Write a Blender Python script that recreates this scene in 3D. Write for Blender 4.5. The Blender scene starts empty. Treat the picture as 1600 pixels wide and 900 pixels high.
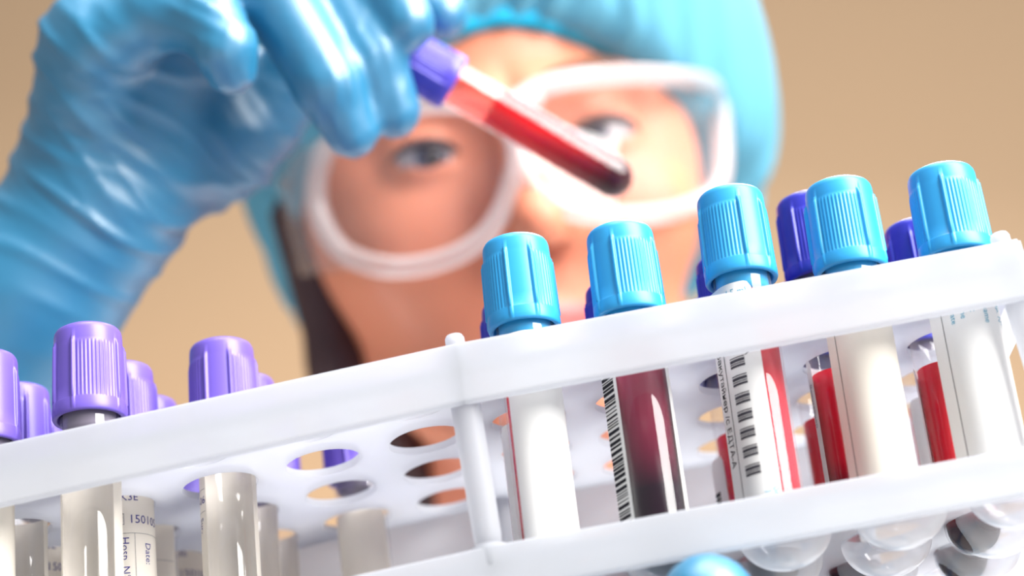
import bpy, bmesh, math, random
import numpy as np
from mathutils import Vector, Matrix

random.seed(7)
S = 0.001                      # the script measures in millimetres
scene = bpy.context.scene
col = scene.collection
R_ = math.radians

# ------------------------------------------------------------------ camera
F_PX, YAW, PITCH, ROLL = 2819.0, -0.009621, 0.411105, 0.180954
CAM = np.array([5.63, -379.72, -142.20])


def cam_axes():
    cy, sy, cp, sp = math.cos(YAW), math.sin(YAW), math.cos(PITCH), math.sin(PITCH)
    fwd = np.array([sy * cp, cy * cp, sp])
    right = np.array([cy, -sy, 0.0])
    up = np.cross(right, fwd)
    cr, sr = math.cos(ROLL), math.sin(ROLL)
    return cr * right - sr * up, sr * right + cr * up, fwd


CR, CU, CF = cam_axes()
cam_data = bpy.data.cameras.new('camera')
cam_data.sensor_width = 36.0
cam_data.lens = F_PX / 1600.0 * 36.0
cam_data.clip_start = 0.01
cam_data.clip_end = 50
cam_data.dof.use_dof = True
cam_data.dof.focus_distance = 0.411
cam_data.dof.aperture_fstop = cam_data.lens / 10.0
cam = bpy.data.objects.new('camera', cam_data)
col.objects.link(cam)
cam.matrix_world = Matrix(((CR[0], CU[0], -CF[0], CAM[0] * S), (CR[1], CU[1], -CF[1], CAM[1] * S),
                           (CR[2], CU[2], -CF[2], CAM[2] * S), (0, 0, 0, 1)))
scene.camera = cam


def P(x, y, Z):
    """world point (mm) seen at pixel x, y at depth Z along the lens axis"""
    return CAM + Z * (CF + (x - 800.0) / F_PX * CR - (y - 450.0) / F_PX * CU)


# ------------------------------------------------------------------ world, lights, exposure
world = bpy.data.worlds.new('lab_daylight')
scene.world = world
world.use_nodes = True
bg = world.node_tree.nodes['Background']
bg.inputs[0].default_value = (0.93, 0.96, 1.0, 1)
bg.inputs[1].default_value = 0.37

scene.view_settings.view_transform = 'Standard'
scene.view_settings.look = 'None'
scene.view_settings.exposure = 0.28
scene.view_settings.gamma = 1.0
scene.view_settings.use_curve_mapping = False
scene.cycles.use_denoising = True
scene.cycles.max_bounces = 10
scene.cycles.transparent_max_bounces = 24
scene.cycles.caustics_reflective = False
scene.cycles.caustics_refractive = False


def area(name, loc, target, size, power, color):
    d = bpy.data.lights.new(name, 'AREA')
    d.shape = 'RECTANGLE'
    d.size, d.size_y = size
    d.energy = power
    d.color = color
    o = bpy.data.objects.new(name, d)
    col.objects.link(o)
    o.location = loc
    o.rotation_euler = (Vector(target) - Vector(loc)).to_track_quat('-Z', 'Y').to_euler()
    return o


area('window_light', (1.10, -0.72, 0.72), (0.05, 0.1, 0.05), (1.0, 1.5), 79, (1.0, 0.985, 0.96))
area('ceiling_light', (0.25, -0.25, 1.6), (0, 0.15, 0), (1.2, 0.6), 22, (1.0, 0.975, 0.95))
area('added_rear_fill', (0.55, 0.85, 1.45), (0.05, 0.08, -0.05), (0.9, 0.6), 34, (0.97, 0.985, 1.0))  # fill added to brighten the rack's back lip from behind, no known fixture
sp = bpy.data.lights.new('added_wall_warm_spot', 'SPOT')  # warm spot added to yellow the lower left of the wall, no known lamp
sp.energy = 38
sp.color = (1.0, 0.68, 0.28)
sp.spot_size = R_(95)
sp.spot_blend = 1.0
sp.shadow_soft_size = 0.06
spo = bpy.data.objects.new('added_wall_warm_spot', sp)
col.objects.link(spo)
spo.location = (-0.75, 1.0, -0.35)
spo.rotation_euler = (Vector((-0.35, 1.9, 0.25)) - Vector(spo.location)).to_track_quat('-Z', 'Y').to_euler()


# ------------------------------------------------------------------ materials
def srgb(r, g, b):
    f = lambda c: (c / 255 / 12.92) if c / 255 <= 0.04045 else ((c / 255 + 0.055) / 1.055) ** 2.4
    return (f(r), f(g), f(b), 1.0)


def new_mat(name):
    m = bpy.data.materials.new(name)
    m.use_nodes = True
    nt = m.node_tree
    return m, nt, nt.nodes['Principled BSDF'], nt.nodes['Material Output']


def pmat(name, c, rough=0.5, spec=0.5, noise=0.06, scale=60.0, bump=0.0, bscale=300.0, coat=0.0, sss=0.0, trans=0.0, clear=0.0):
    m, nt, b, out = new_mat(name)
    tc = nt.nodes.new('ShaderNodeTexCoord')
    n = nt.nodes.new('ShaderNodeTexNoise')
    n.inputs['Scale'].default_value = scale
    n.inputs['Detail'].default_value = 4
    nt.links.new(tc.outputs['Object'], n.inputs['Vector'])
    mx = nt.nodes.new('ShaderNodeMix')
    mx.data_type = 'RGBA'
    mx.inputs['A'].default_value = tuple(max(0, v * (1 - noise)) for v in c[:3]) + (1,)
    mx.inputs['B'].default_value = tuple(min(1, v * (1 + noise)) for v in c[:3]) + (1,)
    nt.links.new(n.outputs['Fac'], mx.inputs['Factor'])
    nt.links.new(mx.outputs['Result'], b.inputs['Base Color'])
    b.inputs['Roughness'].default_value = rough
    b.inputs['Specular IOR Level'].default_value = spec
    b.inputs['Coat Weight'].default_value = coat
    b.inputs['Coat Roughness'].default_value = 0.4
    if sss:
        b.inputs['Subsurface Weight'].default_value = sss
        b.inputs['Subsurface Radius'].default_value = (1.0, 0.35, 0.2)
        b.inputs['Subsurface Scale'].default_value = 0.004
    if bump:
        n2 = nt.nodes.new('ShaderNodeTexNoise')
        n2.inputs['Scale'].default_value = bscale
        nt.links.new(tc.outputs['Object'], n2.inputs['Vector'])
        bp = nt.nodes.new('ShaderNodeBump')
        bp.inputs['Strength'].default_value = bump
        bp.inputs['Distance'].default_value = 0.0005
        nt.links.new(n2.outputs['Fac'], bp.inputs['Height'])
        nt.links.new(bp.outputs['Normal'], b.inputs['Normal'])
    if trans:
        t = nt.nodes.new('ShaderNodeBsdfTranslucent')
        nt.links.new(mx.outputs['Result'], t.inputs['Color'])
        ms = nt.nodes.new('ShaderNodeMixShader')
        ms.inputs[0].default_value = trans
        nt.links.new(b.outputs[0], ms.inputs[1])
        nt.links.new(t.outputs[0], ms.inputs[2])
        nt.links.new(ms.outputs[0], out.inputs['Surface'])
        if clear:
            tp = nt.nodes.new('ShaderNodeBsdfTransparent')
            m2 = nt.nodes.new('ShaderNodeMixShader')
            m2.inputs[0].default_value = clear
            nt.links.new(ms.outputs[0], m2.inputs[1])
            nt.links.new(tp.outputs[0], m2.inputs[2])
            nt.links.new(m2.outputs[0], out.inputs['Surface'])
    return m


def clear_mat(name, tint=(1, 1, 1, 1), edge=0.55, rough=0.03, haze=0.0, hazecol=(1, 1, 1, 1), blend=0.35):
    """thin clear wall: see-through face-on, glossy and a little cloudy at grazing angles"""
    m, nt, b, out = new_mat(name)
    nt.nodes.remove(b)
    tr = nt.nodes.new('ShaderNodeBsdfTransparent')
    tr.inputs[0].default_value = tint
    gl = nt.nodes.new('ShaderNodeBsdfGlossy')
    gl.inputs['Roughness'].default_value = rough
    df = nt.nodes.new('ShaderNodeBsdfDiffuse')
    df.inputs[0].default_value = hazecol
    tl = nt.nodes.new('ShaderNodeBsdfTranslucent')
    tl.inputs[0].default_value = hazecol
    dm = nt.nodes.new('ShaderNodeMixShader')
    dm.inputs[0].default_value = 0.5
    nt.links.new(df.outputs[0], dm.inputs[1])
    nt.links.new(tl.outputs[0], dm.inputs[2])
    tc = nt.nodes.new('ShaderNodeTexCoord')
    nz = nt.nodes.new('ShaderNodeTexNoise')
    nz.inputs['Scale'].default_value = 90
    nt.links.new(tc.outputs['Object'], nz.inputs['Vector'])
    lw = nt.nodes.new('ShaderNodeLayerWeight')
    lw.inputs['Blend'].default_value = blend
    pw = nt.nodes.new('ShaderNodeMath')
    pw.operation = 'POWER'
    nt.links.new(lw.outputs['Facing'], pw.inputs[0])
    pw.inputs[1].default_value = 3.0
    fr = nt.nodes.new('ShaderNodeMath')
    fr.operation = 'MULTIPLY_ADD'
    nt.links.new(pw.outputs[0], fr.inputs[0])
    fr.inputs[1].default_value = 0.35
    fr.inputs[2].default_value = 0.05
    hz = nt.nodes.new('ShaderNodeMath')
    hz.operation = 'MULTIPLY_ADD'
    nt.links.new(lw.outputs['Facing'], hz.inputs[0])
    hz.inputs[1].default_value = edge
    hz.inputs[2].default_value = haze
    h2 = nt.nodes.new('ShaderNodeMath')
    h2.operation = 'MULTIPLY_ADD'
    h2.use_clamp = True
    nt.links.new(nz.outputs['Fac'], h2.inputs[0])
    h2.inputs[1].default_value = 0.012
    nt.links.new(hz.outputs[0], h2.inputs[2])
    m1 = nt.nodes.new('ShaderNodeMixShader')
    nt.links.new(h2.outputs[0], m1.inputs[0])
    nt.links.new(tr.outputs[0], m1.inputs[1])
    nt.links.new(dm.outputs[0], m1.inputs[2])
    m2 = nt.nodes.new('ShaderNodeMixShader')
    nt.links.new(fr.outputs[0], m2.inputs[0])
    nt.links.new(m1.outputs[0], m2.inputs[1])
    nt.links.new(gl.outputs[0], m2.inputs[2])
    nt.links.new(m2.outputs[0], out.inputs['Surface'])
    return m


def blood_mat(name, top, bottom, z0, z1):
    """blood: colour changes along the tube's own axis"""
    m, nt, b, out = new_mat(name)
    tc = nt.nodes.new('ShaderNodeTexCoord')
    sx = nt.nodes.new('ShaderNodeSeparateXYZ')
    nt.links.new(tc.outputs['Object'], sx.inputs[0])
    mr = nt.nodes.new('ShaderNodeMapRange')
    mr.inputs['From Min'].default_value = z0 * S
    mr.inputs['From Max'].default_value = z1 * S
    nt.links.new(sx.outputs['Z'], mr.inputs['Value'])
    cr = nt.nodes.new('ShaderNodeValToRGB')
    cr.color_ramp.elements[0].color = bottom
    cr.color_ramp.elements[1].color = top
    cr.color_ramp.elements[0].position = 0.15
    cr.color_ramp.elements[1].position = 0.85
    nt.links.new(mr.outputs[0], cr.inputs[0])
    nt.links.new(cr.outputs[0], b.inputs['Base Color'])
    b.inputs['Roughness'].default_value = 0.25
    b.inputs['Specular IOR Level'].default_value = 0.12
    t = nt.nodes.new('ShaderNodeBsdfTranslucent')
    nt.links.new(cr.outputs[0], t.inputs['Color'])
    ms = nt.nodes.new('ShaderNodeMixShader')
    ms.inputs[0].default_value = 0.35
    nt.links.new(b.outputs[0], ms.inputs[1])
    nt.links.new(t.outputs[0], ms.inputs[2])
    nt.links.new(ms.outputs[0], out.inputs['Surface'])
    return m


M = {}
M['wall'] = pmat('tan_wall', srgb(164, 139, 113), 0.9, 0.1, 0.05, 1.2)
M['floor'] = pmat('grey_vinyl', srgb(216, 214, 210), 0.6, 0.3, 0.05, 6)
M['frost'] = pmat('frosted_plastic', srgb(213, 215, 220), 0.38, 0.35, 0.012, 30, trans=0.7, clear=0.14)
M['socket'] = clear_mat('clear_socket_plastic', (0.97, 0.97, 0.99, 1), 0.62, 0.08, 0.24, srgb(236, 237, 242), 0.4)
M['glass'] = clear_mat('clear_tube_wall', (0.985, 0.985, 0.99, 1), 0.26, 0.03, 0.0, srgb(240, 240, 244), 0.25)
M['cyan'] = pmat('light_blue_cap_plastic', srgb(44, 150, 208), 0.38, 0.5, 0.02, 80, sss=0.0)
M['purple'] = pmat('violet_cap_plastic', srgb(106, 86, 182), 0.36, 0.5, 0.02, 80)
M['violet'] = pmat('deep_violet_cap_plastic', srgb(84, 72, 190), 0.36, 0.5, 0.02, 80)
M['navy'] = pmat('dark_blue_cap_plastic', srgb(48, 50, 165), 0.33, 0.5, 0.02, 80)
M['rubber'] = pmat('grey_rubber', srgb(120, 112, 128), 0.6, 0.3, 0.1, 400)
M['stop_cyan'] = pmat('blue_stopper', srgb(40, 160, 215), 0.4, 0.4, 0.03, 80)
M['paper'] = pmat('white_label_paper', srgb(244, 244, 243), 0.6, 0.3, 0.012, 120, trans=0.25)
M['cream'] = pmat('cream_label_paper', srgb(240, 234, 224), 0.6, 0.3, 0.015, 120, trans=0.3)
M['ink_navy'] = pmat('navy_ink', srgb(58, 56, 128), 0.7, 0.2)
M['ink_black'] = pmat('black_ink', srgb(28, 26, 34), 0.7, 0.2)
M['ink_dark'] = pmat('charcoal_ink', srgb(66, 64, 72), 0.7, 0.2)
M['ink_grey'] = pmat('grey_ink', srgb(120, 120, 126), 0.7, 0.2)
M['ink_teal'] = pmat('teal_ink', srgb(60, 158, 186), 0.7, 0.2)
M['blood'] = blood_mat('bright_blood', srgb(226, 8, 44), srgb(44, 6, 26), 4, 16)
M['blood_dark_reflect'] = blood_mat('dark_blood_reflection', srgb(158, 36, 72), srgb(34, 8, 28), 14, 46)  # dark lower end is a reflection painted into the colour ramp
M['blood_red'] = blood_mat('red_blood', srgb(232, 60, 76), srgb(40, 8, 26), 3, 14)
M['blood_held'] = blood_mat('settled_blood', srgb(255, 0, 26), srgb(70, 4, 20), 2, 40)
M['film'] = clear_mat('thin_blood_film', srgb(255, 190, 180), 0.2, 0.05, 0.22, srgb(250, 120, 105), 0.3)
M['glove'] = pmat('blue_nitrile', srgb(0, 112, 152), 0.48, 0.9, 0.05, 40, bump=0.25, bscale=160, coat=0.55)
M['glove'].node_tree.nodes['Principled BSDF'].inputs['Coat IOR'].default_value = 1.7
M['glove'].node_tree.nodes['Principled BSDF'].inputs['Coat Roughness'].default_value = 0.42
M['skin'] = pmat('skin', srgb(216, 134, 104), 0.5, 0.4, 0.05, 30, sss=0.25)
M['lip'] = pmat('lip_skin', srgb(205, 92, 88), 0.4, 0.5, 0.04, 40)
M['brow'] = pmat('brow_hair', srgb(105, 72, 58), 0.8, 0.2, 0.1, 200)
M['hair'] = pmat('dark_brown_hair', srgb(58, 30, 34), 0.5, 0.5, 0.25, 200)
M['eye'] = pmat('eye_white', srgb(186, 178, 180), 0.2, 0.5)
M['iris'] = pmat('grey_blue_iris', srgb(58, 64, 84), 0.2, 0.5, 0.15, 600)
M['pupil'] = pmat('pupil_black', srgb(12, 12, 16), 0.1, 0.5)
M['bouffant'] = pmat('blue_nonwoven', srgb(110, 178, 202), 0.85, 0.15, 0.10, 45, bump=0.4, bscale=500, trans=0.3)
M['band'] = pmat('teal_elastic_band', srgb(40, 168, 206), 0.85, 0.15, 0.08, 90)
M['lens'] = clear_mat('goggle_lens', (0.97, 0.97, 0.98, 1), 0.12, 0.03, 0.04, srgb(245, 240, 240), 0.3)
M['rim'] = clear_mat('clear_goggle_rim', (0.97, 0.96, 0.96, 1), 0.30, 0.12, 0.40, srgb(244, 236, 236), 0.4)
M['shield'] = clear_mat('clear_goggle_shield', (0.95, 0.94, 0.95, 1), 0.09, 0.10, 0.05, srgb(246, 240, 240), 0.4)
M['coat'] = pmat('white_coat_cotton', srgb(236, 238, 242), 0.9, 0.1, 0.02, 60)


# ------------------------------------------------------------------ object helpers
def obj(name, verts, faces, mat, parent=None, smooth=True, mats=None, fmat=None):
    me = bpy.data.meshes.new(name)
    me.from_pydata([(v[0] * S, v[1] * S, v[2] * S) for v in verts], [], faces)
    return obj_me(name, me, mat, parent, smooth, mats, fmat)


def obj_me(name, me, mat, parent=None, smooth=True, mats=None, fmat=None):
    for mm in (mats or [mat]):
        me.materials.append(M[mm] if isinstance(mm, str) else mm)
    if smooth:
        me.polygons.foreach_set('use_smooth', [True] * len(me.polygons))
    if fmat is not None:
        me.polygons.foreach_set('material_index', fmat)
    me.update()
    o = bpy.data.objects.new(name, me)
    col.objects.link(o)
    if parent:
        o.parent = parent
    return o


def from_mesh(name, me, parent):
    o = bpy.data.objects.new(name, me)
    col.objects.link(o)
    o.parent = parent
    return o


def empty(name, loc=(0, 0, 0), label=None, cat=None, group=None):
    o = bpy.data.objects.new(name, None)
    o.empty_display_size = 0.01
    col.objects.link(o)
    o.location = Vector(loc) * S
    if label:
        o['label'] = label
        o['category'] = cat
    if group:
        o['group'] = group
    return o


class MB:
    def __init__(self):
        self.v, self.f = [], []

    def add(self, v, f):
        n = len(self.v)
        self.v += [tuple(p) for p in v]
        self.f += [tuple(i + n for i in q) for q in f]

    def box(self, x0, x1, y0, y1, z0, z1):
        v = [(x, y, z) for z in (z0, z1) for y in (y0, y1) for x in (x0, x1)]
        self.add(v, [(0, 2, 3, 1), (4, 5, 7, 6), (0, 1, 5, 4), (2, 6, 7, 3), (0, 4, 6, 2), (1, 3, 7, 5)])

    def lathe(self, prof, n=32, c=(0, 0, 0), a0=0.0):
        """prof: list of (r, z), closed by poles where r = 0"""
        v, f, rows = [], [], []
        for r, z in prof:
            if r < 1e-6:
                rows.append([len(v)])
                v.append((c[0], c[1], c[2] + z))
            else:
                rows.append(list(range(len(v), len(v) + n)))
                for k in range(n):
                    t = a0 + 2 * math.pi * k / n
                    v.append((c[0] + r * math.cos(t), c[1] + r * math.sin(t), c[2] + z))
        for a, b in zip(rows, rows[1:]):
            for k in range(n):
                k2 = (k + 1) % n
                if len(a) == 1 and len(b) == 1:
                    continue
                if len(a) == 1:
                    f.append((a[0], b[k2], b[k]))
                elif len(b) == 1:
                    f.append((a[k], a[k2], b[0]))
                else:
                    f.append((a[k], a[k2], b[k2], b[k]))
        self.add(v, f)

    def extrude_x(self, prof, x0, x1):
        n = len(prof)
        v = [(x0, y, z) for y, z in prof] + [(x1, y, z) for y, z in prof]
        f = [(k, (k + 1) % n, n + (k + 1) % n, n + k) for k in range(n)]
        f += [tuple(range(n - 1, -1, -1)), tuple(range(n, 2 * n))]
        self.add(v, f)

    def tube(self, pts, rad, n=10, closed=False):
        pts = [np.array(p, float) for p in pts]
        m = len(pts)
        rad = rad if hasattr(rad, '__len__') else [rad] * m
        v, f = [], []
        ref = None
        for k in range(m):
            a = pts[k - 1] if (k > 0 or closed) else pts[k]
            b = pts[(k + 1) % m] if (k < m - 1 or closed) else pts[k]
            t = (b - a) / np.linalg.norm(b - a)
            if ref is None:
                ref = np.cross(t, (0.3, 0.2, 0.9))
            u = ref - t * ref.dot(t)
            u /= np.linalg.norm(u)
            ref = u
            w = np.cross(t, u)
            for j in range(n):
                q = 2 * math.pi * j / n
                v.append(pts[k] + rad[k] * (math.cos(q) * u + math.sin(q) * w))
        for k in range(m if closed else m - 1):
            k2 = (k + 1) % m
            for j in range(n):
                j2 = (j + 1) % n
                f.append((k * n + j, k * n + j2, k2 * n + j2, k2 * n + j))
        if not closed:
            f.append(tuple(range(n - 1, -1, -1)))
            f.append(tuple((m - 1) * n + j for j in range(n)))
        self.add(v, f)

    def build(self, name, mat, parent=None, smooth=False, xf=None):
        v = [xf(p) for p in self.v] if xf else self.v
        return obj(name, v, self.f, mat, parent, smooth)


def auto_smooth(o, ang=35):
    me = o.data
    bm = bmesh.new()
    bm.from_mesh(me)
    for e in bm.edges:
        e.smooth = len(e.link_faces) == 2 and e.calc_face_angle(0) < R_(ang)
    for f in bm.faces:
        f.smooth = True
    bm.to_mesh(me)
    bm.free()


# ------------------------------------------------------------------ signed-distance modelling (bodies, gloves)
def smin(a, b, k):
    h = np.clip(0.5 + 0.5 * (b - a) / k, 0, 1)
    return b + (a - b) * h - k * h * (1 - h)


def smax(a, b, k):
    return -smin(-a, -b, k)


def d_cap(X, a, b, ra, rb):
    a = np.asarray(a, np.float32)
    b = np.asarray(b, np.float32)
    ba = b - a
    pa = X - a
    h = np.clip((pa @ ba) / float(ba @ ba), 0, 1)
    d = pa - h[..., None] * ba
    return np.sqrt((d * d).sum(-1)) - (ra + (rb - ra) * h)


def d_ell(X, c, r, rot=None):
    p = X - np.asarray(c, np.float32)
    if rot is not None:
        p = p @ rot
    r = np.asarray(r, np.float32)
    k0 = np.sqrt(((p / r) ** 2).sum(-1))
    k1 = np.sqrt(((p / (r * r)) ** 2).sum(-1)) + 1e-9
    return k0 * (k0 - 1) / k1


def surface_nets(fn, lo, hi, h):
    lo = np.asarray(lo, np.float32)
    n = np.ceil((np.asarray(hi) - lo) / h).astype(int) + 1
    ax = [lo[i] + h * np.arange(n[i], dtype=np.float32) for i in range(3)]
    D = np.empty(n, np.float32)
    step = 24
    for i in range(0, n[0], step):
        g = np.stack(np.meshgrid(ax[0][i:i + step], ax[1], ax[2], indexing='ij'), -1)
        D[i:i + step] = fn(g)
    sgn = D < 0
    c = [sgn[i:n[0] - 1 + i, j:n[1] - 1 + j, k:n[2] - 1 + k] for i in (0, 1) for j in (0, 1) for k in (0, 1)]
    tot = sum(q.astype(np.int8) for q in c)
    mask = (tot > 0) & (tot < 8)
    idx = np.full(mask.shape, -1, np.int64)
    cells = np.argwhere(mask)
    idx[mask] = np.arange(len(cells))
    acc = np.zeros((len(cells), 3))
    cnt = np.zeros(len(cells))
    corners = [(i, j, k) for i in (0, 1) for j in (0, 1) for k in (0, 1)]
    val = {q: D[cells[:, 0] + q[0], cells[:, 1] + q[1], cells[:, 2] + q[2]] for q in corners}
    for a in corners:
        for d in range(3):
            if a[d] == 0:
                b = list(a)
                b[d] = 1
                b = tuple(b)
                va, vb = val[a], val[b]
                m = (va < 0) != (vb < 0)
                t = np.where(m, va / np.where(m, va - vb, 1), 0)
                p = np.zeros((len(cells), 3))
                for e in range(3):
                    p[:, e] = a[e]
                p[:, d] = t
                acc[m] += p[m]
                cnt[m] += 1
    V = lo + h * (cells + acc / cnt[:, None])
    Fs = []
    for d in range(3):
        u, w = (d + 1) % 3, (d + 2) % 3
        A = [slice(None)] * 3
        B = [slice(None)] * 3
        A[d] = slice(0, n[d] - 1)
        B[d] = slice(1, n[d])
        s0, s1 = sgn[tuple(A)], sgn[tuple(B)]
        for flip, mm in ((False, s0 & ~s1), (True, ~s0 & s1)):
            E = np.argwhere(mm)
            ok = (E[:, u] > 0) & (E[:, w] > 0) & (E[:, u] < n[u] - 1) & (E[:, w] < n[w] - 1)
            E = E[ok]
            q = []
            for du, dw in ((0, 0), (-1, 0), (-1, -1), (0, -1)):
                e = E.copy()
                e[:, u] += du
                e[:, w] += dw
                q.append(idx[e[:, 0], e[:, 1], e[:, 2]])
            q = np.stack(q if not flip else q[::-1], 1)
            Fs.append(q)
    F = np.concatenate(Fs)
    F = F[(F >= 0).all(1)]
    return V, F


def net_obj(name, V, Fq, mat, parent=None, mats=None, fmat=None):
    me = bpy.data.meshes.new(name)
    me.vertices.add(len(V))
    me.vertices.foreach_set('co', (V * S).astype(np.float32).ravel())
    me.loops.add(len(Fq) * 4)
    me.loops.foreach_set('vertex_index', Fq.ravel().astype(np.int32))
    me.polygons.add(len(Fq))
    me.polygons.foreach_set('loop_start', np.arange(0, len(Fq) * 4, 4, dtype=np.int32))
    me.update(calc_edges=True)
    return obj_me(name, me, mat, parent, True, mats, fmat)


def vnormals(V, Fq):
    N = np.zeros_like(V)
    a = np.cross(V[Fq[:, 2]] - V[Fq[:, 0]], V[Fq[:, 3]] - V[Fq[:, 1]])
    for k in range(4):
        np.add.at(N, Fq[:, k], a)
    return N / (np.linalg.norm(N, axis=1)[:, None] + 1e-12)


# ------------------------------------------------------------------ the room
mb = MB()
mb.box(-4000, 4000, 1900, 1980, -1100, 1900)
o = mb.build('wall_back', 'wall')
o['kind'] = 'structure'
mb = MB()
mb.box(-4000, 4000, -2500, 1900, -1160, -1100)
o = mb.build('floor', 'floor')
o['kind'] = 'structure'
mb = MB()
mb.box(-4000, 4000, 1885, 1900, -1100, -1000)
o = mb.build('baseboard_back', 'coat')
o['kind'] = 'structure'

# ------------------------------------------------------------------ the tube rack: two five-column modules, the left one sagging
DROOP = R_(2.06)


def sag(p):
    dx, dz = p[0] + 12.5, p[2] - 6.0
    return (-12.5 + dx * math.cos(DROOP) - dz * math.sin(DROOP), p[1], 6.0 + dx * math.sin(DROOP) + dz * math.cos(DROOP))


rack = empty('tube_rack', (0, 37, -52), 'frosted white plastic tube rack with two perforated tiers, held from below', 'tube rack')
rack_inv = lambda p: (p[0], p[1] - 37, p[2] + 52)


def holed_plate(x0, ncol, z0, z1, r, close=True):
    n = 40
    mb = MB()
    rings = []
    for ci in range(ncol):
        for ri in range(4):
            cx, cy = x0 + 12.5 + 25 * ci, 25 * ri
            sq, ci_ = [], []
            for k in range(n):
                t = 2 * math.pi * k / n
                c, s = math.cos(t), math.sin(t)
                q = 12.5 / max(abs(c), abs(s))
                sq.append((cx + q * c, cy + q * s))
                ci_.append((cx + r * c, cy + r * s))
            v = [(x, y, z1) for x, y in sq] + [(x, y, z1) for x, y in ci_] + [(x, y, z0) for x, y in sq] + [(x, y, z0) for x, y in ci_]
            f = []
            for k in range(n):
                k2 = (k + 1) % n
                f.append((k, k2, n + k2, n + k))
                f.append((2 * n + k2, 2 * n + k, 3 * n + k, 3 * n + k2))
                f.append((n + k, n + k2, 3 * n + k2, 3 * n + k))
            mb.add(v, f)
    xe = x0 + 25 * ncol
    mb.box(x0, xe, -13.2, -12.5, z0, z1)
    mb.box(x0, xe, 87.5, 88.2, z0, z1)
    return mb


def lip_profile(y, z0, z1, out):
    """side wall with a rounded rim bead along its lower edge"""
    t = 1.5 * out
    return [(y, z1), (y - 0.35 * out, z1 + 0.35), (y - t + 0.35 * out, z1 + 0.35), (y - t, z1),
            (y - t, z0 + 1.6), (y - t - 0.55 * out, z0 + 1.1), (y - t - 0.55 * out, z0 + 0.3), (y - t, z0), (y, z0)]


def end_wall(x, z0, z1):
    mb = MB()
    mb.box(x - 0.75, x + 0.75, -13.4, 88.4, z0, z1)
    return mb


for left in (True, False):
    x0 = -137.5 if left else -12.5
    xf = (lambda p: rack_inv(sag(p))) if left else rack_inv
    xs0, xs1 = (x0, x0 + 125) if left else (x0, x0 + 125)
    for nm, z0, z1, lz0, lz1 in (('upper', 0, 1.8, -7.3, 6.4), ('lower', -43.2, -41.6, -49.7, -39.8)):
        pl = holed_plate(x0, 5, z0, z1, 9.0 if nm == 'upper' else 9.3)
        o = pl.build(nm + '_plate', 'frost', rack, False, xf)
        auto_smooth(o, 40)
        for y, out in ((-12.6, 1), (87.6, -1)):
            mb = MB()
            pr = lip_profile(y, lz0 - (4.8 if nm == 'upper' and out < 0 else 0), lz1 if out > 0 else min(lz1, 2.4), out)
            mb.extrude_x(pr if out == 1 else pr[::-1], xs0, xs1)
            if left:
                mb.v = [(-12.5 + (p[2] - 6) * math.tan(DROOP), p[1], p[2]) if p[0] > -14 else p for p in mb.v]
            o = mb.build('front_lip' if out == 1 else 'back_lip', 'frost', rack, False, xf)
            auto_smooth(o, 50)
        for x in ((x0,) if left else (x0 + 125,)):
            end_wall(x, lz0, lz1).build('end_lip', 'frost', rack, False, xf)
    # cups that carry the tube ends
    me0 = None
    for ci in range(5):
        for ri in range(4):
            cx, cy = x0 + 12.5 + 25 * ci, 25 * ri
            if me0 is None:
                mb = MB()
                pf = [(10.4, -0.9), (10.4, -0.2), (9.35, 0.0)]
                pf = [(9.35, 0.3), (10.2, 0.0), (10.3, -0.9)]
                for k in range(1, 13):
                    t = math.pi / 2 * k / 12
                    pf.append((10.3 * math.cos(t) if k < 12 else 0.0, -0.9 - 8.6 * math.sin(t)))
                mb.lathe(pf[::-1], 40)
                so = mb.build('socket', 'socket', rack, True)
                me0 = so.data
            else:
                so = from_mesh('socket', me0, rack)
            so.location = Vector(xf((cx, cy, -43.2))) * S
            if left:
                so.rotation_euler = (0, -DROOP, 0)

# posts that join the tiers, with a stub above the upper lip
for x, y in ((-12.5, -9.6), (110.2, -9.6), (-135.5, -9.6), (-12.5, 84.6), (110.2, 84.6), (-135.5, 84.6)):
    mb = MB()
    mb.lathe([(0, -39.6), (1.8, -39.4), (2.7, -38.4), (3.0, -36), (3.35, -1), (3.4, 3.5), (2.3, 4.2), (2.15, 9.6), (1.8, 10.3), (0, 10.5)], 24, (x, y, 0))
    xf = (lambda p: rack_inv(sag(p))) if x < -100 else rack_inv
    o = mb.build('support_post', 'frost', rack, True, xf)
    auto_smooth(o, 50)
    mb = MB()
    mb.lathe([(0, -43.2), (4.6, -43.2), (4.6, -39.8), (3.9, -38.6), (3.0, -38.2), (0, -38.2)], 24, (x, y, 0))
    o = mb.build('post_seat', 'frost', rack, True, xf)
    auto_smooth(o, 50)


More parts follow.
